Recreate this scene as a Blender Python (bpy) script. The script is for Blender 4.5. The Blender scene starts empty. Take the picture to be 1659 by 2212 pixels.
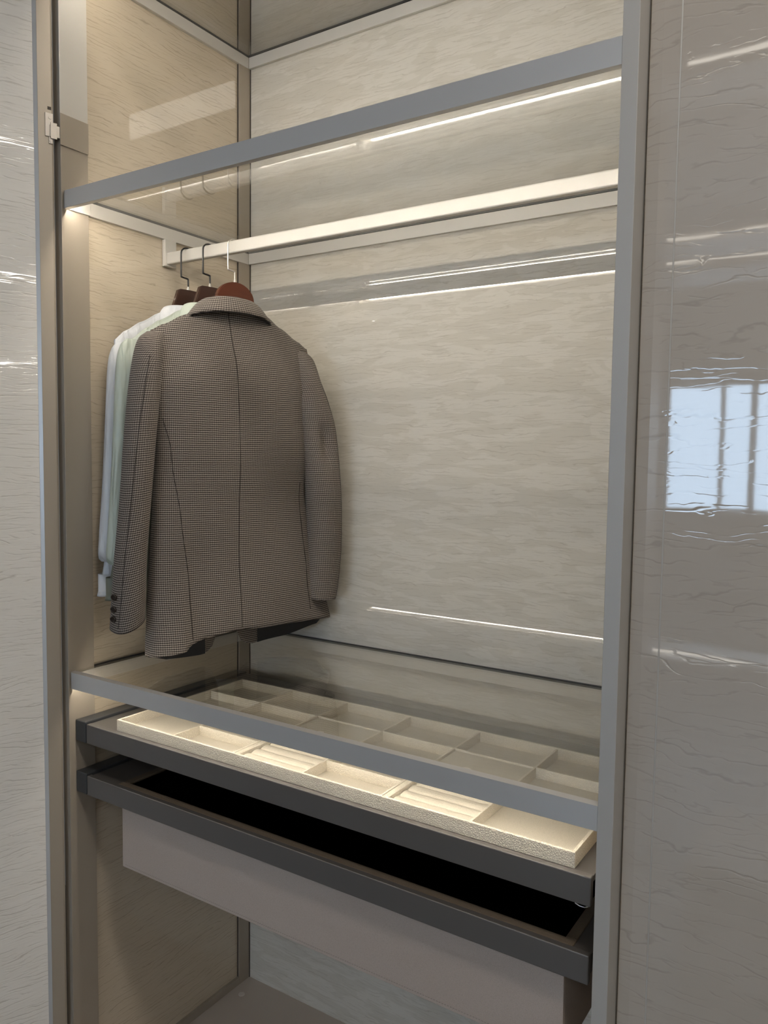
import bpy, bmesh, math, random
from mathutils import Vector, Matrix
random.seed(7)
S = bpy.context.scene
COL = S.collection
sin, cos, pi = math.sin, math.cos, math.pi

# ------------------------------------------------------------------ camera
cd = bpy.data.cameras.new('camera')
cam = bpy.data.objects.new('camera', cd); COL.objects.link(cam); S.camera = cam
YAW, PIT, ROL, F = 0.57568, -0.06898, 0.01277, 1712.53
fw = Vector((-sin(YAW)*cos(PIT), cos(YAW)*cos(PIT), sin(PIT)))
rt = Vector((cos(YAW), sin(YAW), 0)); up = rt.cross(fw)
r2 = rt*cos(ROL)+up*sin(ROL); u2 = -rt*sin(ROL)+up*cos(ROL)
cam.matrix_world = Matrix(((r2.x, u2.x, -fw.x, 1.52841), (r2.y, u2.y, -fw.y, -1.07464), (r2.z, u2.z, -fw.z, 1.52481), (0, 0, 0, 1)))
cd.sensor_fit = 'VERTICAL'; cd.sensor_height = 24; cd.lens = 24*F/2212; cd.clip_start = .01

# ------------------------------------------------------------------ world, exposure
W = bpy.data.worlds.new('sky'); S.world = W; W.use_nodes = True
bg = W.node_tree.nodes['Background']; bg.inputs[0].default_value = (.64, .80, 1.0, 1); bg.inputs[1].default_value = 10
S.view_settings.view_transform = 'Standard'; S.view_settings.look = 'None'
S.cycles.sample_clamp_indirect = 60; S.cycles.caustics_reflective = False; S.cycles.caustics_refractive = False
S.view_settings.exposure = 0.13; S.view_settings.gamma = 1; S.view_settings.use_curve_mapping = False
LED, LED_LOW = 122.0, 68.0          # strength of the shelf LED strips (the lowest shelf is dimmed)
FILL = 21.0          # strength of the added ceiling fill panels

# ------------------------------------------------------------------ material helpers
def new_mat(name):
    m = bpy.data.materials.new(name); m.use_nodes = True
    return m, m.node_tree.nodes, m.node_tree.links, m.node_tree.nodes['Principled BSDF']
def plain(name, col, rough=.5, metal=0.0, coat=0, bump=0, bscale=400, spec=.5):
    m, N, L, b = new_mat(name)
    b.inputs['Base Color'].default_value = (*col, 1); b.inputs['Roughness'].default_value = rough
    b.inputs['Metallic'].default_value = metal; b.inputs['Coat Weight'].default_value = coat
    b.inputs['Coat Roughness'].default_value = .05; b.inputs['Specular IOR Level'].default_value = spec
    tc = N.new('ShaderNodeTexCoord'); no = N.new('ShaderNodeTexNoise'); no.inputs['Scale'].default_value = bscale
    L.new(tc.outputs['Object'], no.inputs['Vector'])
    mx = N.new('ShaderNodeMix'); mx.data_type = 'RGBA'; mx.blend_type = 'MULTIPLY'; mx.inputs[0].default_value = .12
    mx.inputs['A'].default_value = (*col, 1); L.new(no.outputs['Color'], mx.inputs['B']); L.new(mx.outputs['Result'], b.inputs['Base Color'])
    if bump:
        bp = N.new('ShaderNodeBump'); bp.inputs['Strength'].default_value = bump; bp.inputs['Distance'].default_value = .001
        L.new(no.outputs['Fac'], bp.inputs['Height']); L.new(bp.outputs['Normal'], b.inputs['Normal'])
    return m
def emit(name, col, st):
    m, N, L, b = new_mat(name)
    b.inputs['Base Color'].default_value = (*col, 1)
    b.inputs['Emission Color'].default_value = (*col, 1); b.inputs['Emission Strength'].default_value = st
    return m
def crease(name, c_hi, c_lo, c_line, sx=7, sz=55, line=.045, rough=.5, coat=1, crough=.02, bump=.25, coatbump=0, patch=.5):
    """laminated glass over creased fabric: broken horizontal wrinkle lines, torn tonal patches, glossy coat"""
    m, N, L, b = new_mat(name)
    uv = N.new('ShaderNodeUVMap'); uv.uv_map = 'UVMap'
    def noise(s1, s2, det, dist, off=0):
        mp = N.new('ShaderNodeMapping'); mp.inputs['Scale'].default_value = (s1, s2, 1); mp.inputs['Location'].default_value = (off, off*.7, 0)
        L.new(uv.outputs['UV'], mp.inputs['Vector'])
        n = N.new('ShaderNodeTexNoise'); n.inputs['Scale'].default_value = 1; n.inputs['Detail'].default_value = det
        n.inputs['Distortion'].default_value = dist; L.new(mp.outputs['Vector'], n.inputs['Vector']); return n.outputs['Fac']
    def math_(op, a, b_=None, c=None):
        n = N.new('ShaderNodeMath'); n.operation = op
        for i, x in enumerate((a, b_, c)):
            if x is None: continue
            if isinstance(x, (int, float)): n.inputs[i].default_value = x
            else: L.new(x, n.inputs[i])
        return n.outputs[0]
    def smooth(v, lo, hi):
        n = N.new('ShaderNodeMapRange'); n.interpolation_type = 'SMOOTHSTEP'
        n.inputs['From Min'].default_value = lo; n.inputs['From Max'].default_value = hi
        L.new(v, n.inputs['Value']); return n.outputs['Result']
    sepu = N.new('ShaderNodeSeparateXYZ'); L.new(uv.outputs['UV'], sepu.inputs[0])
    def wrinkles(freq, amp, nx, nz, off, width, mlo, mhi):
        # quasi-parallel wavy lines: a warped vertical phase, thinned and broken by a stretched mask
        w = noise(nx, nz, 4, .2, off)
        ph = math_('FRACT', math_('MULTIPLY_ADD', sepu.outputs['Y'], freq, math_('MULTIPLY', w, amp)))
        d = math_('ABSOLUTE', math_('SUBTRACT', ph, .5))
        ln = math_('SUBTRACT', 1, smooth(d, 0, width))
        return math_('MULTIPLY', ln, smooth(noise(nx*1.5, freq*.8, 2, .3, off+4.4), mlo, mhi)), ph
    l1, ph1 = wrinkles(sz, 5.0, sx, sx*2.6, 0, line, .44, .60)
    l2, ph2 = wrinkles(sz*1.7, 6.0, sx*1.6, sx*4.5, 9.1, line*1.3, .47, .62)
    lines = math_('MAXIMUM', l1, math_('MULTIPLY', l2, .65))
    a = ph1; a2 = noise(sx, sz*.7, 2, .2, 3.1)
    pt = math_('MULTIPLY', smooth(noise(sx*.9, sz*.30, 7, .8, 1.3), .48, .53), patch)
    big = noise(.8, 1.6, 2, 0, 5)
    mx = N.new('ShaderNodeMix'); mx.data_type = 'RGBA'; mx.inputs['A'].default_value = (*c_hi, 1); mx.inputs['B'].default_value = (*c_lo, 1)
    L.new(math_('ADD', math_('MULTIPLY', pt, .8), math_('MULTIPLY', big, .3)), mx.inputs[0])
    m2 = N.new('ShaderNodeMix'); m2.data_type = 'RGBA'; m2.inputs['B'].default_value = (*c_line, 1)
    L.new(mx.outputs['Result'], m2.inputs['A']); L.new(math_('MULTIPLY', lines, .62), m2.inputs[0])
    L.new(m2.outputs['Result'], b.inputs['Base Color'])
    b.inputs['Roughness'].default_value = rough; b.inputs['Coat Weight'].default_value = coat
    b.inputs['Coat Roughness'].default_value = crough; b.inputs['Coat IOR'].default_value = 1.7; b.inputs['Specular IOR Level'].default_value = .2
    bp = N.new('ShaderNodeBump'); bp.inputs['Strength'].default_value = bump; bp.inputs['Distance'].default_value = .002
    L.new(math_('SUBTRACT', a2, lines), bp.inputs['Height']); L.new(bp.outputs['Normal'], b.inputs['Normal'])
    if coatbump:
        b2 = N.new('ShaderNodeBump'); b2.inputs['Strength'].default_value = coatbump; b2.inputs['Distance'].default_value = .001
        L.new(math_('ADD', a2, math_('MULTIPLY', lines, -.5)), b2.inputs['Height']); L.new(b2.outputs['Normal'], b.inputs['Coat Normal'])
    return m
def tweed(name, light, dark, pitch):
    m, N, L, b = new_mat(name)
    uv = N.new('ShaderNodeUVMap'); uv.uv_map = 'UVMap'
    no = N.new('ShaderNodeTexNoise'); no.inputs['Scale'].default_value = 90; L.new(uv.outputs['UV'], no.inputs['Vector'])
    mp = N.new('ShaderNodeMix'); mp.data_type = 'VECTOR'; mp.inputs[0].default_value = .0016
    L.new(uv.outputs['UV'], mp.inputs['A']); L.new(no.outputs['Color'], mp.inputs['B'])
    sep = N.new('ShaderNodeSeparateXYZ'); L.new(mp.outputs['Result'], sep.inputs[0])
    def wave(s, duty):
        a = N.new('ShaderNodeMath'); a.operation = 'MULTIPLY'; a.inputs[1].default_value = 2*pi/pitch; L.new(s, a.inputs[0])
        c = N.new('ShaderNodeMath'); c.operation = 'SINE'; L.new(a.outputs[0], c.inputs[0])
        r = N.new('ShaderNodeMapRange'); r.interpolation_type = 'SMOOTHSTEP'; r.inputs['From Min'].default_value = -.55+duty; r.inputs['From Max'].default_value = .45+duty
        L.new(c.outputs[0], r.inputs['Value']); return r.outputs['Result']
    h = wave(sep.outputs['Y'], 0); v = wave(sep.outputs['X'], -.25)
    a = N.new('ShaderNodeMath'); a.operation = 'MULTIPLY'; L.new(h, a.inputs[0])
    vv = N.new('ShaderNodeMath'); vv.operation = 'MULTIPLY_ADD'; vv.inputs[1].default_value = .36; vv.inputs[2].default_value = .57; L.new(v, vv.inputs[0]); L.new(vv.outputs[0], a.inputs[1])
    ad = N.new('ShaderNodeMath'); ad.operation = 'MULTIPLY_ADD'; ad.inputs[1].default_value = .20; L.new(v, ad.inputs[0]); L.new(a.outputs[0], ad.inputs[2])
    mx = N.new('ShaderNodeMix'); mx.data_type = 'RGBA'; mx.inputs['A'].default_value = (*dark, 1); mx.inputs['B'].default_value = (*light, 1)
    L.new(ad.outputs[0], mx.inputs[0]); L.new(mx.outputs['Result'], b.inputs['Base Color'])
    b.inputs['Roughness'].default_value = .95; b.inputs['Specular IOR Level'].default_value = .1
    b.inputs['Sheen Weight'].default_value = .08
    bp = N.new('ShaderNodeBump'); bp.inputs['Strength'].default_value = .25; bp.inputs['Distance'].default_value = .0008
    L.new(a.outputs[0], bp.inputs['Height']); L.new(bp.outputs['Normal'], b.inputs['Normal'])
    return m
def leather(name, col, cell, bump, rough=.55):
    m, N, L, b = new_mat(name)
    tc = N.new('ShaderNodeTexCoord'); vo = N.new('ShaderNodeTexVoronoi'); vo.feature = 'DISTANCE_TO_EDGE'
    vo.inputs['Scale'].default_value = 1/cell
    wn = N.new('ShaderNodeTexNoise'); wn.inputs['Scale'].default_value = .6/cell
    mp = N.new('ShaderNodeMix'); mp.data_type = 'VECTOR'; mp.inputs[0].default_value = .35*cell
    L.new(tc.outputs['Object'], wn.inputs['Vector']); L.new(tc.outputs['Object'], mp.inputs['A']); L.new(wn.outputs['Color'], mp.inputs['B'])
    L.new(mp.outputs['Result'], vo.inputs['Vector'])
    r = N.new('ShaderNodeMapRange'); r.interpolation_type = 'SMOOTHSTEP'; r.inputs['From Max'].default_value = .28; L.new(vo.outputs['Distance'], r.inputs['Value'])
    mx = N.new('ShaderNodeMix'); mx.data_type = 'RGBA'; mx.inputs['A'].default_value = (*[c*.86 for c in col], 1); mx.inputs['B'].default_value = (*col, 1)
    L.new(r.outputs['Result'], mx.inputs[0]); L.new(mx.outputs['Result'], b.inputs['Base Color'])
    b.inputs['Roughness'].default_value = rough
    bp = N.new('ShaderNodeBump'); bp.inputs['Strength'].default_value = bump; bp.inputs['Distance'].default_value = .0012
    L.new(r.outputs['Result'], bp.inputs['Height']); L.new(bp.outputs['Normal'], b.inputs['Normal'])
    return m
def glass_mat(name, tint, refl=1.0):
    m, N, L, b = new_mat(name); N.remove(b)
    out = N['Material Output']; t = N.new('ShaderNodeBsdfTransparent'); t.inputs[0].default_value = (*tint, 1)
    g = N.new('ShaderNodeBsdfGlossy'); g.inputs['Roughness'].default_value = .0; g.inputs[0].default_value = (refl, refl, refl, 1)
    fr = N.new('ShaderNodeFresnel'); ge = N.new('ShaderNodeNewGeometry')      # the same 1.5 seen from either face of the sheet
    io = N.new('ShaderNodeMapRange'); io.inputs['To Min'].default_value = 1.5; io.inputs['To Max'].default_value = 1/1.5
    L.new(ge.outputs['Backfacing'], io.inputs['Value']); L.new(io.outputs['Result'], fr.inputs[0])
    mx = N.new('ShaderNodeMixShader'); L.new(fr.outputs[0], mx.inputs[0]); L.new(t.outputs[0], mx.inputs[1]); L.new(g.outputs[0], mx.inputs[2])
    L.new(mx.outputs[0], out.inputs['Surface'])
    return m
def satin(name, col):
    # smooth shirting with long soft vertical creases
    m, N, L, b = new_mat(name)
    tc = N.new('ShaderNodeTexCoord'); mp = N.new('ShaderNodeMapping'); mp.inputs['Scale'].default_value = (38, 38, 7)
    no = N.new('ShaderNodeTexNoise'); no.inputs['Scale'].default_value = 1; no.inputs['Detail'].default_value = 2; no.inputs['Distortion'].default_value = .6
    L.new(tc.outputs['Object'], mp.inputs['Vector']); L.new(mp.outputs['Vector'], no.inputs['Vector'])
    bp = N.new('ShaderNodeBump'); bp.inputs['Strength'].default_value = .8; bp.inputs['Distance'].default_value = .012
    L.new(no.outputs['Fac'], bp.inputs['Height']); L.new(bp.outputs['Normal'], b.inputs['Normal'])
    b.inputs['Base Color'].default_value = (*col, 1); b.inputs['Roughness'].default_value = .38
    return m
def wood(name, col, col2, rough=.35):
    m, N, L, b = new_mat(name)
    tc = N.new('ShaderNodeTexCoord'); mp = N.new('ShaderNodeMapping'); mp.inputs['Scale'].default_value = (60, 12, 90)
    no = N.new('ShaderNodeTexNoise'); no.inputs['Detail'].default_value = 4; no.inputs['Scale'].default_value = 1
    L.new(tc.outputs['Object'], mp.inputs['Vector']); L.new(mp.outputs['Vector'], no.inputs['Vector'])
    mx = N.new('ShaderNodeMix'); mx.data_type = 'RGBA'; mx.inputs['A'].default_value = (*col, 1); mx.inputs['B'].default_value = (*col2, 1)
    L.new(no.outputs['Fac'], mx.inputs[0]); L.new(mx.outputs['Result'], b.inputs['Base Color'])
    b.inputs['Roughness'].default_value = rough; b.inputs['Coat Weight'].default_value = .3
    return m

M = {}
M['metal'] = plain('champagne_metal', (.43, .375, .305), .42, .3, bump=.03, bscale=900)
M['bar'] = plain('shelf_bar_metal', (.60, .59, .58), .36, .4, bump=.03, bscale=900)
M['post'] = plain('post_metal', (.45, .43, .40), .5, .1, bump=.03, bscale=900)
M['rail'] = plain('rail_metal', (.66, .63, .58), .45, .2, bump=.02, bscale=900)
M['graphite'] = plain('graphite_metal', (.13, .12, .112), .42, .25, bump=.04, bscale=1500)
M['block'] = plain('rail_cover_plastic', (.045, .048, .052), .35)
M['panel'] = crease('creased_glass_panel', (.60, .515, .395), (.55, .465, .35), (.34, .27, .19), sx=6, sz=105, line=.16, bump=.12, crough=.008, patch=.3)
M['back'] = crease('creased_glass_back', (.69, .65, .58), (.61, .57, .495), (.47, .42, .35), sx=8, sz=120, line=.16, bump=.08, crough=.008, patch=.8)
M['door'] = crease('creased_glass_door', (.80, .77, .72), (.74, .71, .655), (.52, .48, .43), sx=5, sz=85, line=.15, bump=.25, coatbump=.08, crough=.015, patch=.3)
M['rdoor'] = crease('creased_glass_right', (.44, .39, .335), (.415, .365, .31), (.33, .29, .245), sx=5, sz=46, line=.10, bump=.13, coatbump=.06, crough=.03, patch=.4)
M['board'] = plain('beige_board', (.60, .52, .45), .5, bump=.02)
M['led'] = emit('led_strip', (1.0, .92, .79), LED)
M['led_low'] = emit('led_strip_dimmed', (1.0, .92, .79), LED_LOW)
M['fill_led'] = emit('fill_panel_glow', (1.0, .93, .84), FILL)
M['glass'] = glass_mat('clear_shelf_glass', (.95, .955, .95))
M['bar_led'] = emit('bar_led', (1.0, .95, .88), 22)
M['rack_led'] = emit('rack_led', (1.0, .93, .82), 5)
M['pane'] = glass_mat('window_glass', (.93, .96, .98))
M['cream'] = leather('cream_pebbled_leather', (.58, .525, .43), .0036, .45)
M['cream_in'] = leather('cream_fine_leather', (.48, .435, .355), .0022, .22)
M['tan'] = leather('brown_leather', (.16, .125, .09), .002, .3)
M['greige'] = leather('greige_leather', (.48, .40, .345), .0016, .15, .6)
M['velvet'] = plain('black_velvet', (.004, .004, .004), 1, spec=0)
M['stitch'] = plain('stitch_thread', (.30, .255, .215), .8)
M['white'] = plain('white_plastic', (.72, .66, .60), .4)
M['steel'] = plain('brushed_steel', (.72, .69, .64), .3, .9)
M['blackwire'] = plain('black_wire', (.012, .012, .013), .3, .2)
M['hingemetal'] = plain('hinge_nickel', (.52, .48, .43), .35, .6)
M['dark'] = plain('dark_gap', (.075, .062, .05), .8)
M['wood_red'] = wood('red_walnut', (.070, .016, .006), (.125, .032, .012), .4)
M['wood_dark'] = wood('dark_walnut', (.030, .011, .006), (.055, .021, .011), .45)
M['tweed'] = tweed('brown_tweed', (.325, .283, .247), (.024, .018, .016), .0047)
M['lining'] = plain('black_lining', (.008, .009, .012), .45)
M['seam'] = plain('seam_thread', (.022, .017, .015), .9)
M['shirt_white'] = satin('white_satin', (.60, .61, .63))
M['shirt_green'] = satin('pale_green_satin', (.47, .52, .445))
M['cuffgreen'] = plain('olive_cuff', (.16, .17, .13), .5)
M['button'] = plain('dark_horn_button', (.03, .022, .018), .18, coat=.6)
M['paint'] = plain('room_paint', (.62, .60, .57), .8)
M['flooring'] = plain('dark_floor', (.16, .145, .13), .4)
M['soffit'] = plain('dark_soffit', (.22, .19, .165), .6)

# ------------------------------------------------------------------ geometry helpers
def finish(name, bm, mat, parent=None, smooth=False, uv=True):
    if uv:
        lay = bm.loops.layers.uv.get('UVMap') or bm.loops.layers.uv.new('UVMap')
        if uv == True:
            bm.normal_update()
            for f in bm.faces:
                n = f.normal; a = max(range(3), key=lambda i: abs(n[i]))
                for l in f.loops:
                    c = l.vert.co; l[lay].uv = (c.y, c.z) if a == 0 else ((c.x, c.z) if a == 1 else (c.x, c.y))
    me = bpy.data.meshes.new(name); bm.to_mesh(me); bm.free()
    if smooth:
        for p in me.polygons: p.use_smooth = True
    if mat is not None: me.materials.append(mat)
    o = bpy.data.objects.new(name, me); COL.objects.link(o)
    if parent is not None: o.parent = parent
    return o
def add_box(bm, x0, x1, y0, y1, z0, z1, bev=0, seg=2):
    vs = [bm.verts.new((x, y, z)) for x in (x0, x1) for y in (y0, y1) for z in (z0, z1)]
    fs = [bm.faces.new([vs[i] for i in q]) for q in ((0, 1, 3, 2), (4, 6, 7, 5), (0, 4, 5, 1), (2, 3, 7, 6), (0, 2, 6, 4), (1, 5, 7, 3))]
    if bev:
        es = list({e for f in fs for e in f.edges})
        bmesh.ops.bevel(bm, geom=es, offset=bev, segments=seg, affect='EDGES', profile=.5)
def box(name, x0, x1, y0, y1, z0, z1, mat, parent=None, bev=0):
    bm = bmesh.new(); add_box(bm, x0, x1, y0, y1, z0, z1, bev); return finish(name, bm, mat, parent)
def add_prism(bm, pts, axis, a0, a1):
    """pts: polygon; axis 2: pts are (x,y) extruded z; axis 0: (y,z) extruded x; axis 1: (x,z) extruded y"""
    def P(p, a): return (p[0], p[1], a) if axis == 2 else ((a, p[0], p[1]) if axis == 0 else (p[0], a, p[1]))
    A = [bm.verts.new(P(p, a0)) for p in pts]; B = [bm.verts.new(P(p, a1)) for p in pts]
    n = len(pts); bm.faces.new(A[::-1]); bm.faces.new(B)
    for i in range(n): bm.faces.new((A[i], A[(i+1) % n], B[(i+1) % n], B[i]))
    bmesh.ops.recalc_face_normals(bm, faces=bm.faces[:])
def prism(name, pts, axis, a0, a1, mat, parent=None, smooth=False, bev=0):
    bm = bmesh.new(); add_prism(bm, pts, axis, a0, a1)
    if bev:
        es = [e for e in bm.edges if e.calc_face_angle(0) > .9]
        bmesh.ops.bevel(bm, geom=es, offset=bev, segments=2, affect='EDGES')
    return finish(name, bm, mat, parent, smooth)
def add_tube(bm, pts, r, seg=10, cap=True):
    pts = [Vector(p) for p in pts]; rings = []
    t0 = (pts[1]-pts[0]).normalized(); ref = Vector((1, 0, 0)) if abs(t0.x) < .9 else Vector((0, 1, 0))
    nrm = t0.cross(ref).normalized()
    for i, p in enumerate(pts):
        t = (pts[min(i+1, len(pts)-1)]-pts[max(i-1, 0)]).normalized()
        nrm = (nrm - t*nrm.dot(t)).normalized(); b = t.cross(nrm)
        rings.append([bm.verts.new(p+(nrm*cos(2*pi*k/seg)+b*sin(2*pi*k/seg))*r) for k in range(seg)])
    for a, b in zip(rings, rings[1:]):
        for k in range(seg): bm.faces.new((a[k], a[(k+1) % seg], b[(k+1) % seg], b[k]))
    if cap: bm.faces.new(rings[0][::-1]); bm.faces.new(rings[-1])
def tube(name, pts, r, mat, parent=None, seg=10):
    bm = bmesh.new(); add_tube(bm, pts, r, seg); return finish(name, bm, mat, parent, True)
def lathe(name, prof, mat, parent=None, seg=24, mtx=None):
    bm = bmesh.new(); rings = []
    for r, z in prof: rings.append([bm.verts.new((r*cos(2*pi*k/seg), r*sin(2*pi*k/seg), z)) for k in range(seg)])
    for a, b in zip(rings, rings[1:]):
        for k in range(seg): bm.faces.new((a[k], a[(k+1) % seg], b[(k+1) % seg], b[k]))
    bm.faces.new(rings[0][::-1]); bm.faces.new(rings[-1])
    if mtx is not None: bmesh.ops.transform(bm, matrix=mtx, verts=bm.verts[:])
    return finish(name, bm, mat, parent, False)
def thing(name, label, cat, loc=(0, 0, 0), rz=0, group=None):
    o = bpy.data.objects.new(name, None); COL.objects.link(o); o.location = loc; o.rotation_euler = (0, 0, rz)
    o.empty_display_size = .05; o['label'] = label; o['category'] = cat
    if group: o['group'] = group
    return o
def tag(o, label, cat, group=None):
    o['label'] = label; o['category'] = cat
    if group: o['group'] = group
    return o
def struct(o): o['kind'] = 'structure'; return o

WD, DP, TOP = 1.195, .58, 2.92     # inner width, depth, height of the wardrobe bay

# ------------------------------------------------------------------ the room
RX0, RX1, RY0, RY1, RZ0, RZ1 = -2.6, 3.6, -6.2, .70, -.10, 3.45
struct(box('floor', RX0, RX1, RY0, RY1, RZ0-.05, RZ0, M['flooring']))
struct(box('ceiling', RX0, RX1, RY0, RY1, RZ1, RZ1+.05, M['paint']))
struct(box('wall_left', RX0-.05, RX0, RY0, RY1, RZ0, RZ1, M['paint']))
struct(box('wall_right', RX1, RX1+.05, RY0, RY1, RZ0, RZ1, M['paint']))
struct(box('wall_back', RX0, RX1, RY1, RY1+.05, RZ0, RZ1, M['paint']))
WX0, WX1, WZ0, WZ1 = -.28, 2.1, 1.07, 2.22
bm = bmesh.new()
add_box(bm, RX0, WX0, RY0-.12, RY0, RZ0, RZ1); add_box(bm, WX1, RX1, RY0-.12, RY0, RZ0, RZ1)
add_box(bm, WX0, WX1, RY0-.12, RY0, RZ0, WZ0); add_box(bm, WX0, WX1, RY0-.12, RY0, WZ1, RZ1)
struct(finish('wall_front', bm, M['paint']))
bm = bmesh.new()
for x0, x1 in ((WX0, WX0+.05), (.20, .235), (.44, .49), (1.1, 1.15), (WX1-.05, WX1)): add_box(bm, x0, x1, RY0-.09, RY0-.03, WZ0, WZ1)
for z0, z1 in ((WZ0, WZ0+.04), (WZ1-.04, WZ1)): add_box(bm, WX0, WX1, RY0-.09, RY0-.03, z0, z1)
win = struct(finish('window_1', bm, M['rail']))
box('pane', WX0+.02, WX1-.02, RY0-.065, RY0-.06, WZ0+.02, WZ1-.02, M['pane'], win)

def fill_panel(x, y, lab):  # unseen panels added to light the room, kept clear of the mirrored views
    t = thing('fill_panel', lab, 'lamp', (x, y, RZ1), 0, 'added fill panels on the ceiling')
    box('frame', -.62, .62, -.17, .17, -.02, 0, M['rail'], t)
    box('diffuser', -.60, .60, -.15, .15, -.026, -.02, M['fill_led'], t)
fill_panel(2.0, -.9, 'added white fill panel on the ceiling right of the wardrobe')
fill_panel(2.3, -3.2, 'added white fill panel on the ceiling midway to the window')
fill_panel(2.3, -5.2, 'added white fill panel on the ceiling beside the window')

for z in (2.06, 2.58, 3.39):
    t = thing('wall_light', {2.06: 'lowest', 2.58: 'middle', 3.39: 'topmost'}[z]+' slim light bar on the right wall, mirrored as a streak in the left door', 'lamp', (RX1, -.55, z), 0, 'light bars on the right wall')
    box('housing', -.05, 0, -.55, .42, 0, .05, M['rail'], t)
    box('diffuser', -.054, -.05, -.54, .41, .019, .029, M['bar_led'], t)

# display rack across the aisle (seen only in the reflections)
rk = thing('display_rack', 'beige display rack across the aisle, mirrored in the right glossy panel', 'rack', (0, -2.6, RZ0))
for x in (.46, 1.86): box('upright', x, x+.04, -.35, 0, 0, RZ1-RZ0-.08, M['metal'], rk)
for z in (.68, 2.46, 2.60, 3.30):
    box('shelf', .50, 1.86, -.35, 0, z+RZ0*0+.01, z+.035, M['metal'], rk)
for z in (.735, 2.50, 2.615, 3.365):
    box('led_strip', .60 if z < 3 else .66, 1.15, -.004, .004, z, z+.009 if z < 3 else z+.02, M['rack_led'], rk)
box('soffit', -.4, 2.4, -.45, 0, 3.36, 3.50, M['soffit'], rk)

cb = box('display_plinth', 1.03, 1.45, -1.80, -1.32, RZ0, .30, M['shirt_white'], None, .004)
tag(cb, 'low cream display plinth on the floor, mirrored at the foot of the right door', 'plinth')

# ------------------------------------------------------------------ wardrobe carcass
wc = thing('wardrobe', 'beige built-in open wardrobe with creased glossy glass panels and metal posts', 'wardrobe')
box('side_panel', -.018, -.008, .02, DP+.02, RZ0, TOP, M['panel'], wc)
box('side_panel', WD+.002, WD+.012, .03, DP+.02, RZ0, TOP, M['panel'], wc)
box('back_panel', -.018, WD+.02, DP+.008, DP+.018, RZ0, TOP, M['back'], wc)
bm = bmesh.new(); add_box(bm, -.0226, 0, 0, .0676, RZ0, TOP, .0006); finish('front_post', bm, M['metal'], wc)
bm = bmesh.new(); add_box(bm, WD, WD+.0225, 0, .05, RZ0, TOP, .0008); o = finish('front_post', bm, M['post'], wc); o['label'] = 'grey metal front post'
box('corner_post', -.012, 0, .5455, DP+.006, RZ0, TOP, M['metal'], wc, .0006)
box('corner_post', WD, WD+.010, .5455, DP+.006, RZ0, TOP, M['metal'], wc, .0006)
bm = bmesh.new(); add_box(bm, -.008, -.0045, .5440, .5454, 0, TOP); add_box(bm, .0003, .0017, DP+.0052, DP+.0079, 0, TOP)
finish('shadow_gap', bm, M['dark'], wc)
box('bottom_rail', -.012, 0, .0676, .5455, 0, .022, M['metal'], wc, .0006)
box('base_panel', -.018, WD, .002, DP+.008, -.022, 0, M['board'], wc)
box('plinth', -.0, WD, .03, .045, RZ0, -.022, M['soffit'], wc)
box('top_panel', -.018, WD+.01, .0, DP+.02, TOP, TOP+.02, M['board'], wc)
cp = box('cover_plate', 0, .0025, -.002, .0664, 2.178, TOP, M['rail'], wc, .0005)
box('plate_sleeve', .0025, .0034, -.0026, .0672, 2.178, 2.243, M['metal'], cp)
lathe('base_cap', [(.009, 0), (.009, .0012), (.0075, .002), (.0, .0022)], M['white'], wc, 20, Matrix.Translation((.0348, .5172, 0)))

# ------------------------------------------------------------------ glass shelves with light bars
def glass_shelf(zb, label, led='led'):
    """zb: underside of the front bar; frame 37 mm tall, glass lies on the side and back rails"""
    t = thing('glass_shelf', label, 'shelf', (0, 0, zb), 0, 'glass shelves of the wardrobe')
    def plan(y1, ins): return [(.002+ins, y1), (.002+ins, .010)] + [(.012-(.010-ins)*cos(q), .010-(.010-ins)*sin(q)) for q in [pi/2*k/6 for k in range(1, 7)]]
    bm = bmesh.new(); add_prism(bm, plan(.016, 0)+[(WD, 0), (WD, .016)], 2, .0095, .0365)       # hollow bar: full body above
    outer, inner = plan(.0118, 0)+[(WD, 0)], [(.0060, .0118), (WD, .0118)]
    bm2 = bmesh.new(); add_prism(bm2, outer+inner[::-1], 2, 0, .0095)                          # front lip hides the light strip
    me_ = bpy.data.meshes.new('tmp'); bm2.to_mesh(me_); bm2.free(); bm.from_mesh(me_); bpy.data.meshes.remove(me_)
    o = finish('front_bar', bm, M['bar'], t)
    box('side_rail', -.010, 0.0012, .0676, DP-.0014, .002, .031, M['rail'], t, .0008)
    box('side_rail', .0002, .004, .0162, .070, .002, .031, M['rail'], t, .0008)
    box('side_rail', WD, WD+.01, .016, DP, .002, .031, M['rail'], t, .0008)
    box('back_rail', .0014, WD, DP-.0012, DP+.0075, .002, .031, M['rail'], t, .0008)
    box('glass_pane', .0010, WD-.001, .0162, DP-.002, .0312, .0362, M['glass'], t)
    bm = bmesh.new(); add_box(bm, .0012, WD, DP-.0018, DP+.0078, .0312, .0368); add_box(bm, -.0078, .0008, .0676, DP-.0018, .0312, .0368)
    finish('dark_glass_gap', bm, M['lining'], t)  # black strips paint in the dark gap along the glass edges
    box('led_strip', .008, WD-.002, .0126, .0157, .0066, .0094, M[led], t)
    return t
glass_shelf(2.0456, 'middle glass shelf with grey front bar right above the clothes rod')
glass_shelf(1.0030, 'lower glass shelf directly above the cream jewellery tray', 'led_low')
glass_shelf(2.5644, 'topmost glass shelf near the wardrobe top, its rails meeting in the corner')

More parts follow.
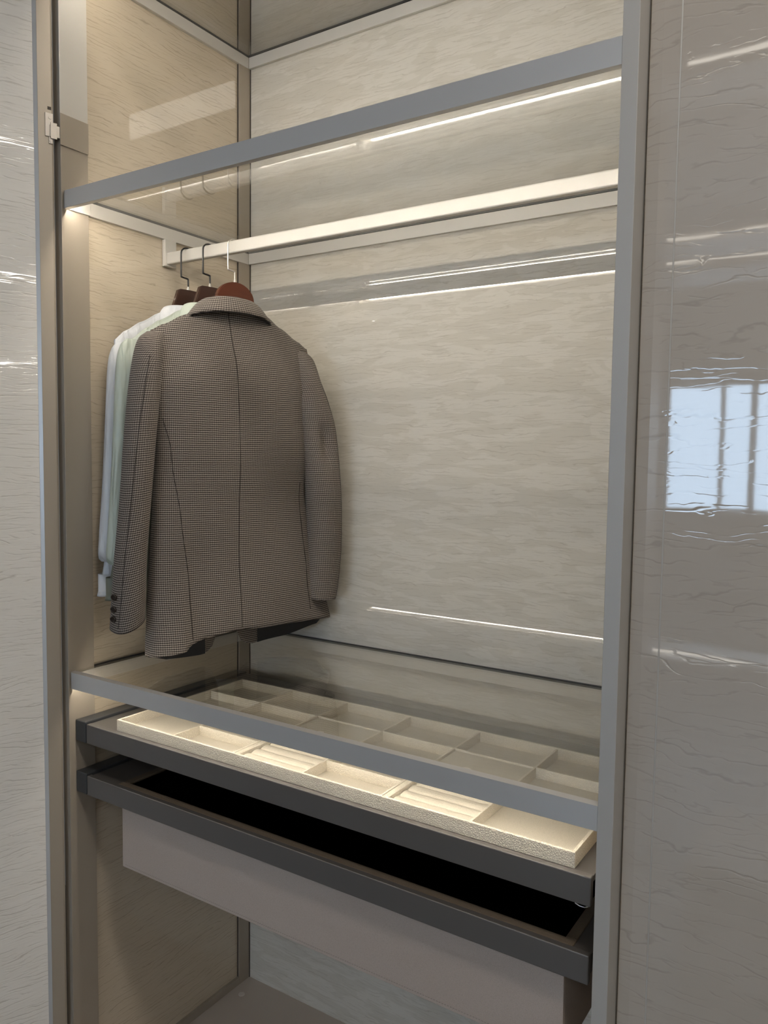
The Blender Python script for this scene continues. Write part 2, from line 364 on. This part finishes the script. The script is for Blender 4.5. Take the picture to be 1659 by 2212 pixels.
# ------------------------------------------------------------------ clothes rod
rod = thing('clothes_rod', 'pale flat metal clothes rod under the middle glass shelf', 'rod', (0, .2945, 1.9872))
pts = []
for cx_, cz_, a0 in ((.0045, .0255, 0), (-.0045, .0255, 90), (-.0045, .004, 180), (.0045, .004, 270)):
    for k in range(5):
        a = math.radians(a0+90*k/4); pts.append((cx_+.003*cos(a), cz_+.0035*sin(a)))
prism('rod_bar', pts, 0, .0035, WD, M['rail'], rod)
for x0, x1 in ((-.006, .0045), (WD-.004, WD+.004)):
    b = box('bracket', x0, x1, -.0135, .0225, -.004, .0600, M['rail'], rod, .001)

# ------------------------------------------------------------------ pull-out with cream tray
def pullout(zb, h, label, name):
    bm = bmesh.new(); add_box(bm, .0392, 1.1841, 0, .012, 0, h, .0014)
    t = finish(name, bm, M['graphite'], wc); t.location = (0, .0155, zb); t['label'] = label
    bm = bmesh.new(); add_box(bm, .0007, .0368, 0, .52, 0, h+.004, .002); finish('rail_cover', bm, M['block'], t)
    return t
H1 = .0439
p1 = pullout(.8801, H1, 'upper graphite pull-out with a flat deck under the cream tray', 'pullout_shelf')
box('deck', .0394, 1.1839, .0122, .52, H1-.010, H1-.0012, M['graphite'], p1)
tube('release_clip', [(1.157, .01, -.001), (1.159, .01, -.006), (1.165, .01, -.008), (1.173, .01, -.008), (1.178, .01, -.005), (1.179, .01, .001)], .0009, M['steel'], p1, 8)
box('release_clip', .078, .084, .006, .02, -.003, 0.002, M['white'], p1, .0008)

H2 = .0442
p2 = pullout(.7622, H2, 'lower graphite pull-out with black velvet inside and a leather box below', 'drawer')
bm = bmesh.new()
for q in ((.0394, .128, .0122, .52), (1.156, 1.1839, .0122, .52), (.128, 1.156, .456, .52)): add_box(bm, q[0], q[1], q[2], q[3], .012, H2-.003)
finish('frame', bm, M['graphite'], p2)
bm = bmesh.new()
X0, X1, Y0, Y1, B = .1285, 1.1555, .0137, .455, .0172
for q in ((X0, X1, Y0, Y0+B), (X0, X1, Y1-B, Y1), (X0, X0+B, Y0+B, Y1-B), (X1-B, X1, Y0+B, Y1-B)): add_box(bm, *q, .012, H2-.0012, .0015)
finish('leather_rim', bm, M['tan'], p2)
bm = bmesh.new()
zf = -.118
add_box(bm, X0+B-.002, X1-B+.002, Y0+B-.002, Y1-B+.002, zf, zf+.003)
for q in ((X0+B-.002, X1-B+.002, Y0+B-.002, Y0+B), (X0+B-.002, X1-B+.002, Y1-B, Y1-B+.002), (X0+B-.002, X0+B, Y0+B, Y1-B), (X1-B, X1-B+.002, Y0+B, Y1-B)): add_box(bm, *q, zf, H2-.006)
finish('velvet_lining', bm, M['velvet'], p2)
bx0, bx1, by0, by1, bz0, bz1 = .1342, 1.1418, .0188, .450, -.144, .0
bm = bmesh.new()
add_box(bm, bx0, bx1, by0, by0+.008, bz0, .011, .001); add_box(bm, bx0, bx1, by1-.008, by1, bz0, .011)
add_box(bm, bx0, bx0+.008, by0+.008, by1-.008, bz0, .011); add_box(bm, bx1-.008, bx1, by0+.008, by1-.008, bz0, .011)
add_box(bm, bx0+.008, bx1-.008, by0+.008, by1-.008, bz0, bz0+.008)
lb = finish('leather_box', bm, M['greige'], p2); lb['label'] = 'greige leather box'
bm = bmesh.new(); x = bx0+.01
while x < bx1-.01: add_box(bm, x, x+.0032, by0-.0004, by0+.001, bz0+.006, bz0+.0068); x += .0052
st = finish('stitching', bm, M['stitch'], p2); st['kind'] = 'stuff'

# ------------------------------------------------------------------ jewellery tray
TX0, TX1, TY0, TY1, TH = .1255, 1.1547, .0292, .4233, .0249
tz = .8801+H1-.0010
tr = thing('jewellery_tray', 'cream pebbled leather jewellery tray with many compartments on the upper pull-out', 'tray', (0, 0, tz))
bm = bmesh.new(); w = .0055
add_box(bm, TX0, TX1, TY0, TY0+w, 0, TH, .0008); add_box(bm, TX0, TX1, TY1-w, TY1, 0, TH, .0008)
add_box(bm, TX0, TX0+w, TY0+w*.8, TY1-w*.8, 0, TH, .0008); add_box(bm, TX1-w, TX1, TY0+w*.8, TY1-w*.8, 0, TH, .0008)
finish('tray_rim', bm, M['cream'], tr)
box('tray_floor', TX0+w*.5, TX1-w*.5, TY0+w*.5, TY1-w*.5, .0005, .003, M['cream_in'], tr)
cols = [.2960, .4633, .6358, .8083, .9797]; xs = [TX0+w]+cols+[TX1-w]
dw = .0022
for x in cols: box('divider', x-dw, x+dw, TY0+w, TY1-w, .003, TH-.0012, M['cream'], tr, .0006)
def row(c, y): box('divider', xs[c]+dw*.9, xs[c+1]-dw*.9, y-dw, y+dw, .003, TH-.0018, M['cream'], tr, .0006)
for c in range(6): row(c, .3056)
for c in (1, 3): row(c, .1088); row(c, .2255)
for c in (2, 4): row(c, .1575)
for c in (2, 4):
    x0, x1 = xs[c]+dw+.0008, xs[c+1]-dw-.0008
    rr = box('ring_holder', x0, x1, TY0+w+.0008, TY0+.1255, .003, .0145, M['cream_in'], tr)
    box('holder_edge', x0, x0+.012, TY0+w+.001, TY0+.125, .0145, TH-.002, M['cream'], rr, .0008)
    for k in range(4):
        y = TY0+.0213+.0279*k; pts = []
        for j in range(9): a = pi*j/8; pts.append((y+.0135*cos(a), .0145+.0058*sin(a)))
        bm = bmesh.new(); add_prism(bm, pts, 0, x0+.0175, x1-.001); finish('ring_roll', bm, M['cream_in'], rr, False)
    bm = bmesh.new(); add_box(bm, x0+.0012, x1-.0012, .1612, .3020, .017, TH-.0045, .0012)
    ld = finish('lid', bm, M['cream_in'], tr)
    pts = [((x0+x1)/2-.018+.0095*cos(pi*j/12), .2235+.0085*sin(pi*j/12)) for j in range(13)]
    prism('pull_tab', pts, 2, TH-.0045, TH-.002, M['white'], ld)

# ------------------------------------------------------------------ hangers
def smooth_path(pts, n=6):
    """Catmull-Rom through pts"""
    P = [Vector(p) for p in pts]; P = [P[0]*2-P[1]]+P+[P[-1]*2-P[-2]]; out = []
    for i in range(1, len(P)-2):
        for k in range(n):
            t = k/n; a, b, c, d = P[i-1:i+3]
            out.append(.5*((2*b)+(c-a)*t+(2*a-5*b+4*c-d)*t*t+(3*b-a-3*c+d)*t**3))
    return out+[P[-2]]
HZ = 1.9
def hanger(x, rz, label, style, wire, woodm, ferr):
    """local y runs along the shoulders (towards the back wall), local z up; origin under the hook at the wood top"""
    t = thing('clothes_hanger', label, 'hanger', (x, .2945, HZ), rz, 'clothes hangers on the rod')
    if style == 'dome':
        top = .0220; half = [(0, top)]+[(.049*sin(a), top-.040*(1-cos(a))*1.0) for a in [pi/2*k/7 for k in range(1, 8)]]
        half += [(.075, -.048), (.12, -.073), (.17, -.098), (.205, -.118), (.214, -.130)]
        low = [(.205, -.142), (.15, -.118), (.09, -.088), (.05, -.060), (0, -.052)]
    else:
        top = .0200; half = [(0, top), (.024, top-.0008), (.030, top-.004), (.042, -.018), (.056, -.044), (.09, -.066), (.14, -.094), (.175, -.118), (.182, -.130)]
        low = [(.172, -.142), (.13, -.120), (.09, -.096), (.05, -.070), (0, -.056)]
    pts = half+low+[(-a, b) for a, b in low[-2::-1]]+[(-a, b) for a, b in half[:0:-1]]
    th = .0075 if style == 'dome' else .0065
    prism('wooden_body', pts, 0, -th, th, woodm, t, bev=.0018)
    r = .0016; zt = 2.0167-HZ+r; j = -.0175
    stem = [(0, 0, top-.004), (0, 0, .043), (0, -.003, .0465), (0, j-.002, .048), (0, j-.0045, .053), (0, j-.0045, zt-.022)]
    arc = [(0, -.0015-.0205*cos(a), zt-.016+.016*sin(a)) for a in [pi*k/10 for k in range(1, 11)]]
    path = smooth_path(stem+arc+[(0, .0188, zt-.024)], 4)
    # the hook plane stays square to the rod whatever the turn of the wood
    q = Matrix.Rotation(-rz, 4, 'Z')
    tube('hook', [q @ p for p in path], r if style == 'dome' else r*1.25, wire, t, 10)
    lathe('ferrule', [(.0036, top-.003), (.0036, top+.003), (.0024, top+.0065), (.0024, top+.008)], ferr, t, 14)
    return t
R14 = -math.radians(14)
hanger(.069, -math.radians(9), 'dark flat-topped wooden hanger with black hook holding the white shirt', 'flat', M['blackwire'], M['wood_dark'], M['steel'])
hanger(.142, -math.radians(11), 'dark flat-topped wooden hanger with black hook holding the pale green shirt', 'flat', M['blackwire'], M['wood_dark'], M['steel'])
hanger(.2215, R14, 'red-brown round-topped wooden hanger with silver hook inside the tweed jacket', 'dome', M['steel'], M['wood_red'], M['steel'])

# ------------------------------------------------------------------ garments
def lerp_tab(tab, z):
    """tab: list of (z, value), z falling"""
    if z >= tab[0][0]: return tab[0][1]
    for (z0, v0), (z1, v1) in zip(tab, tab[1:]):
        if z >= z1:
            k = (z0-z)/(z0-z1); k = k*k*(3-2*k)*.5+k*.5; return v0+(v1-v0)*k
    return tab[-1][1]
def grid_mesh(name, rows, uvs, mat, parent, closed=False, thick=0, keep=None, smooth=True, flip=False):
    bm = bmesh.new(); lay = bm.loops.layers.uv.new('UVMap')
    V = [[bm.verts.new(p) for p in r] for r in rows]
    for i in range(len(V)-1):
        n = len(V[i])
        for k in range(n if closed else n-1):
            if keep and not keep(i, k): continue
            k2 = (k+1) % n
            f = bm.faces.new((V[i][k], V[i][k2], V[i+1][k2], V[i+1][k]))
            cs = [uvs[i][k], uvs[i][k+1], uvs[i+1][k+1], uvs[i+1][k]]
            for l, c in zip(f.loops, cs): l[lay].uv = c
            if flip: f.normal_flip()
    bmesh.ops.delete(bm, geom=[v for v in bm.verts if not v.link_faces], context='VERTS')
    o = finish(name, bm, mat, parent, smooth, uv=None)
    if thick:
        s = o.modifiers.new('cloth', 'SOLIDIFY'); s.thickness = thick; s.offset = -1
    return o
def sg(v, p): return math.copysign(abs(v)**p, v)
class Garment:
    def __init__(g, c): g.__dict__.update(c)
    def zsh(g, u):                                    # shoulder line
        a = abs(u)
        return lerp_tab([(-x, z) for x, z in g.shoulder], -a)
    def point(g, a, v):
        """a in [-pi,pi]: 0 back middle, +-pi/2 sides, +-pi front opening; v 0 top .. 1 hem"""
        f, n = sg(sin(a), .82), sg(cos(a), .62)
        u0 = f*g.hw_top; zt = g.zsh(u0); zh = g.hem(a, f)
        z = zt+(zh-zt)*v; d = zt-z
        hw = lerp_tab(g.right if f > 0 else g.left, z)
        k = min(1, d/.10); u = u0*(1-k)+f*hw*k if d < .10 else f*hw
        ramp = min(1, (d/.13))**.5*(1-.25*0)
        neck = max(0, 1-abs(u0)/.085)
        ramp = max(ramp, .55*neck**.5)
        dep = lerp_tab(g.back, z) if n > 0 else lerp_tab(g.front, z)
        N_ = n*dep*ramp + g.fold(u, z, n, v)*min(1, d/.1)
        return (N_, u, z-g.zbase), f, n
    def body(g, mat, parent, nt=120, nv=70, off=0, keep=None, name='body', v0=0.0):
        rows, uvs = [], []
        A = [-(pi-g.gap)+2*(pi-g.gap)*k/nt for k in range(nt+1)]
        for i in range(nv+1):
            v = v0+(1-v0)*i/nv; r, uvr, s = [], [], 0
            for k, a in enumerate(A):
                p, f, n = g.point(a, v)
                if off:
                    e = .01; p1 = Vector(g.point(a+e, v)[0]); p2 = Vector(g.point(a-e, v)[0]); t = (p1-p2)
                    nr = Vector((t.y, -t.x, 0)); nr = nr.normalized() if nr.length > 1e-9 else Vector((1, 0, 0))
                    p = tuple(Vector(p)-nr*off)
                if k: s += (Vector(p)-Vector(r[-1])).length
                r.append(p); uvr.append(s)
            mid = uvr[nt//2]; uvs.append([(x-mid, p[2]) for x, p in zip(uvr, r)]); rows.append(r)
        kf = (lambda i, k: keep(v0+(1-v0)*(i+.5)/nv, (A[k]+A[k+1])/2)) if keep else None
        return grid_mesh(name, rows, uvs, mat, parent, False, .0025 if not off else 0, kf, flip=True)
    def seam(g, a_of_z, v0, v1, parent, n=60, r=.0008, mat=None):
        pts = []
        for i in range(n+1):
            v = v0+(v1-v0)*i/n; pts.append(Vector(g.point(a_of_z(v), v)[0])+Vector((.0003, 0, 0)))
        return tube('seam', pts, r, mat or M['seam'], parent, 6)
def sleeve(parent, mat, cl, zbase, slant=0, lo=0, name='sleeve', seg=40, wr=None, nsub=9):
    """cl: list of (n, u, z, rn, ru) down the arm; returns the object and its ring function"""
    C_ = [Vector(p[:3]) for p in cl]; path = smooth_path(C_, nsub); Rr = smooth_path([Vector((p[3], p[4], 0)) for p in cl], nsub)
    rows, uvs = [], []; L = len(path); s = 0
    for i, (p, r) in enumerate(zip(path, Rr)):
        row_, uv_ = [], []; t = i/(L-1); acc = 0
        if i: s += (path[i]-path[i-1]).length
        for k in range(seg):
            a = 2*pi*k/seg
            w = 1+(wr(a, t) if wr else 0)
            n, u = r.x*sg(cos(a), .9)*w, r.y*sg(sin(a), .9)*w
            z = p.z+slant*n*t*t + lo*u*t*t
            q = Vector((p.x+n, p.y+u, z-zbase))
            if k: acc += (q-Vector(row_[-1])).length
            row_.append(tuple(q)); uv_.append((acc, -s))
        uv_.append((acc+(Vector(row_[0])-Vector(row_[-1])).length, -s))
        rows.append(row_); uvs.append(uv_)
    def seam_pts(fn, t0, t1, n=30):
        out = []
        for i in range(n+1):
            t = t0+(t1-t0)*i/n; j = t*(L-1); i0 = min(int(j), L-2); fr = j-i0; kk = (fn(t)/(2*pi)*seg) % seg; k0 = int(kk); fk = kk-k0
            def q(ii): return Vector(rows[ii][k0])*(1-fk)+Vector(rows[ii][(k0+1) % seg])*fk
            out.append(q(i0)*(1-fr)+q(i0+1)*fr)
        return out
    # close the hem a little way up inside so the sleeve reads as hollow
    last = rows[-1]; cx_ = sum((Vector(p) for p in last), Vector())/seg
    inn = [tuple(cx_+(Vector(p)-cx_)*.93) for p in last]; inn2 = [tuple(Vector(p)+Vector((0, 0, .05))) for p in inn]
    first = rows[0]; c0 = sum((Vector(p) for p in first), Vector())/seg
    rows = [[tuple(c0+(Vector(p)-c0)*.02) for p in first]]+rows+[inn, inn2]; uvs = [uvs[0]]+uvs+[uvs[-1], uvs[-1]]
    o = grid_mesh(name, rows, uvs, mat, parent, True)
    return o, seam_pts
def collar(parent, mat, zb, zl, zt, zi, rl, rt_, ri, ctr, span=2.2, name='collar', drop=0.04, thick=.002):
    """turned collar: outer leaf from its lower edge up over the fold and down inside"""
    rows, uvs = [], []; n = 44
    prof = []
    for k in range(7): t = k/6; prof.append((rl, rt_, t, zl, zt, 0))
    lev = [(k/6) for k in range(7)]
    for j in range(7):
        t = j/6; r, uv_ = [], []
        for k in range(n+1):
            a = -span+2*span*k/n; e = abs(a)/span; dz = drop*e**2
            rx = rl[0]+(rt_[0]-rl[0])*t; ry = rl[1]+(rt_[1]-rl[1])*t
            z = zl+(zt-zl)*sin(t*pi/2)-dz*(1-.35*t)
            r.append((ctr[0]+rx*cos(a), ctr[1]+ry*sin(a), z-zb)); uv_.append((a*.08, z))
        rows.append(r); uvs.append(uv_)
    for j in range(1, 5):
        t = j/4; r, uv_ = [], []
        for k in range(n+1):
            a = -span+2*span*k/n; e = abs(a)/span; dz = drop*e**2
            rx = rt_[0]+(ri[0]-rt_[0])*t; ry = rt_[1]+(ri[1]-rt_[1])*t
            z = zt+.001*sin(t*pi)+(zi-zt)*t*t-dz*(1-.35)
            r.append((ctr[0]+rx*cos(a), ctr[1]+ry*sin(a), z-zb)); uv_.append((a*.08, z))
        rows.append(r); uvs.append(uv_)
    return grid_mesh(name, rows, uvs, mat, parent, False, thick)

# ---- tweed jacket
JB = 1.053
def lin(tab, x):
    if x <= tab[0][0]: return tab[0][1]
    for (x0, v0), (x1, v1) in zip(tab, tab[1:]):
        if x <= x1: return v0+(v1-v0)*(x-x0)/(x1-x0)
    return tab[-1][1]
BACK_HEM = [(-.225, 1.085), (-.160, 1.094), (-.148, 1.106), (-.103, 1.118), (-.024, 1.127), (.04, 1.122), (.13, 1.120), (.27, 1.112)]
FRONT_HEM = [(-.22, 1.078), (-.16, 1.060), (-.05, 1.053), (.06, 1.058), (.17, 1.068), (.27, 1.090)]
def jhem(a, f):
    u = f*(.275 if f > 0 else .222)
    zb_ = lin(BACK_HEM, u)
    if abs(a) < pi/2: return zb_
    z = lin(FRONT_HEM, u); dist = (pi-.05-abs(a))*.30     # rounded cutaway at the opening
    if dist < .055: z += .055*(1-math.sqrt(max(0, 1-(1-max(0, dist)/.055)**2)))
    k = min(1, (abs(a)-pi/2)/.35)
    return zb_*(1-k)+z*k
def jfold(u, z, n, v):
    if n < 0: return .003*sin(u*40)*v
    low = max(0, (1.45-z)/.35); low = min(1, low)
    w = .006*math.exp(-((u+.165)/.022)**2)*low - .005*math.exp(-((u+.120)/.03)**2)*low
    w += .003*sin(u*23+z*6)*v + .0025*sin(u*11-z*21+1)*min(1, v*2)
    w += -.004*math.exp(-((u-.17)/.04)**2)*math.exp(-((z-1.60)/.06)**2)
    return w
J = Garment(dict(zbase=JB, gap=.05, hw_top=.210,
    shoulder=[(0, 1.862), (.05, 1.866), (.085, 1.858), (.13, 1.832), (.18, 1.806), (.21, 1.790), (.24, 1.765)],
    right=[(1.80, .214), (1.71, .209), (1.64, .203), (1.54, .193), (1.45, .193), (1.35, .207), (1.25, .236), (1.11, .278)],
    left=[(1.80, .222), (1.70, .210), (1.60, .202), (1.50, .200), (1.40, .206), (1.30, .212), (1.20, .218), (1.09, .223)],
    back=[(1.80, .042), (1.68, .056), (1.55, .056), (1.42, .044), (1.30, .048), (1.10, .062)],
    front=[(1.80, .028), (1.65, .034), (1.40, .036), (1.10, .044)], hem=jhem, fold=jfold))
jk = thing('tweed_jacket', 'brown checked tweed jacket hanging with its back to the room, nearest of the garments', 'jacket', (.2215, .2945, JB), R14)
J.body(M['tweed'], jk)
jl = J.body(M['lining'], jk, nt=90, nv=30, off=.0045, name='lining', v0=.25, keep=lambda v, a: v < .998 and (pi-.05-abs(a))*.30 > (.07 if a > 0 else .036))
jl['label'] = 'black satin lining'
def at_u(tab):
    # angle on the body that carries the seam through the given (z, u) points
    def fn(v):
        z = 1.80-(1.80-1.11)*v; u = lerp_tab(tab, z); h = lerp_tab(J.right if u > 0 else J.left, z)
        return math.asin(max(-1, min(1, math.copysign((abs(u)/h)**(1/.82), u))))
    return fn
J.seam(at_u([(1.83, -.030), (1.667, -.027), (1.54, -.021), (1.37, -.018), (1.15, -.020)]), .02, .995, jk)
J.seam(at_u([(1.628, -.198), (1.537, -.180), (1.393, -.160), (1.246, -.143), (1.119, -.142)]), .27, .985, jk)
J.seam(at_u([(1.45, .166), (1.427, .166), (1.214, .183), (1.141, .192)]), .50, .96, jk)
cl = collar(jk, M['tweed'], JB, 1.846, 1.8835, 1.872, (.062, .112), (.034, .068), (.026, .060), (-.006, -.013), span=1.9, drop=.030)
bm = bmesh.new()
pts = [Vector((-.006+.0585*cos(a), -.013+.108*sin(a), 1.8445-JB-.030*(abs(a)/1.9)**2)) for a in [-1.3+2.6*k/30 for k in range(31)]]
tube('collar_seam', pts, .0016, M['seam'], cl, 6)
def jw_left(a, t):
    return .035*sin(3*a+t*9)*t + .03*sin(2*a-5*t+1)*min(1, t*2)
def jw_right(a, t):
    da = (a+pi) % (2*pi)-pi
    return -.55*math.exp(-((t-.50)/.05)**2)*math.exp(-((da+.12)/.45)**2)+.10*math.exp(-((t-.43)/.04)**2)*math.exp(-((da+.2-(t-.43)*5)/.5)**2) + .07*sin(3*a+t*13)*math.exp(-((t-.38)/.16)**2) + .03*sin(2*a+6*t)
lsl, sp = sleeve(jk, M['tweed'], [(.0, -.198, 1.786, .012, .020), (.003, -.211, 1.768, .024, .026), (.006, -.220, 1.725, .034, .029), (.008, -.230, 1.65, .036, .031), (.010, -.242, 1.55, .036, .031), (.008, -.251, 1.43, .036, .031), (.002, -.259, 1.31, .037, .033), (-.004, -.261, 1.22, .040, .035), (-.010, -.262, 1.160, .041, .036)],
    JB, slant=-.10, lo=.42, wr=jw_left)
tube('seam', sp(lambda t: 2*pi-.10-1.0*t, .25, .99), .0008, M['seam'], lsl, 6)
for k in range(3):
    t = .868+.042*k; q = sp(lambda t: 1.5*pi-.10, t, t+.001, 2)[0]
    mt = Matrix.Translation(q+Vector((.010, -.0015, 0))) @ Matrix.Rotation(pi/2+.2, 4, 'X') @ Matrix.Rotation(.5, 4, 'Y')
    lathe('button', [(.0060, 0), (.0075, .001), (.0075, .003), (.0060, .0042), (.0050, .0032), (0, .003)], M['button'], lsl, 16, mt)
rsl, sp2 = sleeve(jk, M['tweed'], [(.0, .178, 1.784, .012, .022), (.006, .189, 1.762, .026, .029), (.012, .196, 1.71, .040, .037), (.022, .206, 1.65, .046, .042), (.034, .222, 1.56, .047, .045), (.040, .233, 1.43, .045, .045), (.040, .236, 1.31, .043, .043), (.036, .233, 1.22, .042, .040), (.030, .231, 1.166, .041, .037)],
    JB, slant=0, lo=-.05, wr=jw_right)
tube('seam', sp2(lambda t: .55+.3*t, .28, .99), .0008, M['seam'], rsl, 6)
def arm_seam(s, side):
    # stitched armhole line on the back
    pts = []
    for i in range(25):
        t = i/24; u = side*(.214-.030*sin(t*pi*.5)-.004*sin(t*pi)); z = 1.775-.150*t
        pts.append((0.0, u, z))
    return pts

# ---- shirts
def shirt(x, rz, mat, cuffm, label, inside=None, e=0.0):
    zb = 1.10
    t = thing('dress_shirt', label, 'shirt', (x, .2945, zb), rz)
    def hem(a, f): return 1.13+.03*abs(f)**3
    def fold(u, z, n, v): return (.003*sin(u*30+z*3)+.002*sin(u*57+2))*v
    G = Garment(dict(zbase=zb, gap=.06, hw_top=.198+e,
        shoulder=[(0, 1.862), (.05, 1.866), (.08, 1.856), (.13, 1.828), (.17, 1.803), (.20, 1.778), (.22, 1.755)],
        right=[(1.8, .198), (1.65, .182), (1.12, .195)], left=[(1.8, .198), (1.65, .182), (1.12, .195)],
        back=[(1.80, .016), (1.65, .019), (1.10, .020)], front=[(1.80, .015), (1.10, .019)], hem=hem, fold=fold))
    G.body(mat, t, 70, 40)
    collar(t, mat, zb, 1.842, 1.878, 1.864, (.032, .088), (.024, .066), (.020, .060), (-.002, 0), span=2.3, drop=.022)
    for sd in (-1, 1):
        wr = lambda a, tt: .05*sin(4*a+3*tt)*tt+.08*sin(9*a)*math.exp(-((tt-.95)/.05)**2)
        o, sp_ = sleeve(t, mat, [(0, sd*(.163+e), 1.776, .006, .026), (0, sd*(.170+e), 1.758, .012, .034), (0, sd*(.174+e), 1.715, .020, .039), (0, sd*(.178+e), 1.60, .024, .041), (0, sd*(.186+e), 1.45, .026, .041), (0, sd*(.192+e), 1.34, .027, .043), (0, sd*(.194+e), 1.30, .026, .043), (0, sd*(.195+e), 1.282, .018, .034)],
                 zb, wr=wr)
        c, _ = sleeve(o, cuffm, [(0, sd*(.195+e), 1.284, .016, .030), (0, sd*(.198+e), 1.25, .018, .034), (0, sd*(.202+e), 1.205, .021, .042)], zb, name='cuff')
        lathe('button', [(.0055, 0), (.0055, .002), (.003, .0026), (0, .002)], M['white'] if inside is None else mat, c, 12,
              Matrix.Translation((.019, sd*(.206+e), 1.247-zb)) @ Matrix.Rotation(pi/2, 4, 'Y'))
    return t
shirt(.072, -math.radians(9), M['shirt_white'], M['shirt_white'], 'white satin shirt hanging farthest left, behind the other garments')
shirt(.142, -math.radians(11), M['shirt_green'], M['cuffgreen'], 'pale green satin shirt hanging between the white shirt and the jacket', 1, .025)

# ------------------------------------------------------------------ open door on the left
AD = math.radians(20)
DZ0, DZ1 = -.06, TOP-.01
ld = prism('door', [(-.0215, .003), (-.002, .003), (0, -.0012), (0, -.0283), (-.0215, -.0283)], 2, DZ0, DZ1, M['metal'], wc)
ld.location = (-.008, -.014, 0); ld.rotation_euler = (0, 0, -AD); ld['label'] = 'open left door with a beige metal stile'
# local: x out of the inner face, -y along the door away from the hinge
def dbox(name, s0, s1, n0, n1, z0, z1, mat, p=ld, bev=0): return box(name, n0, n1, -s1, -s0, z0, z1, mat, p, bev)
prism('stile_bevel', [(-.001, -.0284), (-.0075, -.0352), (-.0215, -.0352), (-.0215, -.0284)], 2, DZ0, DZ1, M['bar'], ld)
dbox('glass_panel', .0353, .50, -.0215, -.0068, DZ0, DZ1, M['door'])
dbox('outer_stile', .50, .53, -.0215, 0, DZ0, DZ1, M['metal'])
bm = bmesh.new()
for q in ((-.0015, .0145, 0, .0026, 2.190, 2.238), (-.0005, .0075, 0, .0026, 2.176, 2.190), (-.0150, .006, .0026, .0046, 2.190, 2.214), (-.0085, .0045, .0046, .0058, 2.186, 2.219), (-.0155, -.0125, -.010, .0046, 2.190, 2.214)):
    add_box(bm, q[2], q[3], -q[1], -q[0], q[4], q[5], .0005)
for z, y in ((2.229, -.0045), (2.182, -.0035)):
    bmesh.ops.create_cone(bm, cap_ends=True, segments=14, radius1=.0034, radius2=.0034, depth=.0012, matrix=Matrix.Translation((.0030, y, z)) @ Matrix.Rotation(pi/2, 4, 'Y'))
finish('hinge', bm, M['hingemetal'], ld)
dbox('hinge_slot', .0015, .0090, -.001, .0003, 2.2455, 2.2520, M['dark'], ld)

# ------------------------------------------------------------------ fixed glossy panel right of the post
rd = box('door', .0446, .62, .0, .014, DZ0, DZ1, M['rdoor'], wc); rd.location = (1.2175, .04, 0); rd['label'] = 'closed glossy door right of the grey post'
prism('edge_stile', [(.001, .012), (.003, .002), (.0200, -.0006), (.0425, -.0006), (.0425, .012)], 2, DZ0, DZ1, M['rdoor'], rd)
prism('bevel_strip', [(.0427, .012), (.0427, -.0010), (.0444, .0), (.0444, .012)], 2, DZ0, DZ1, M['post'], rd)
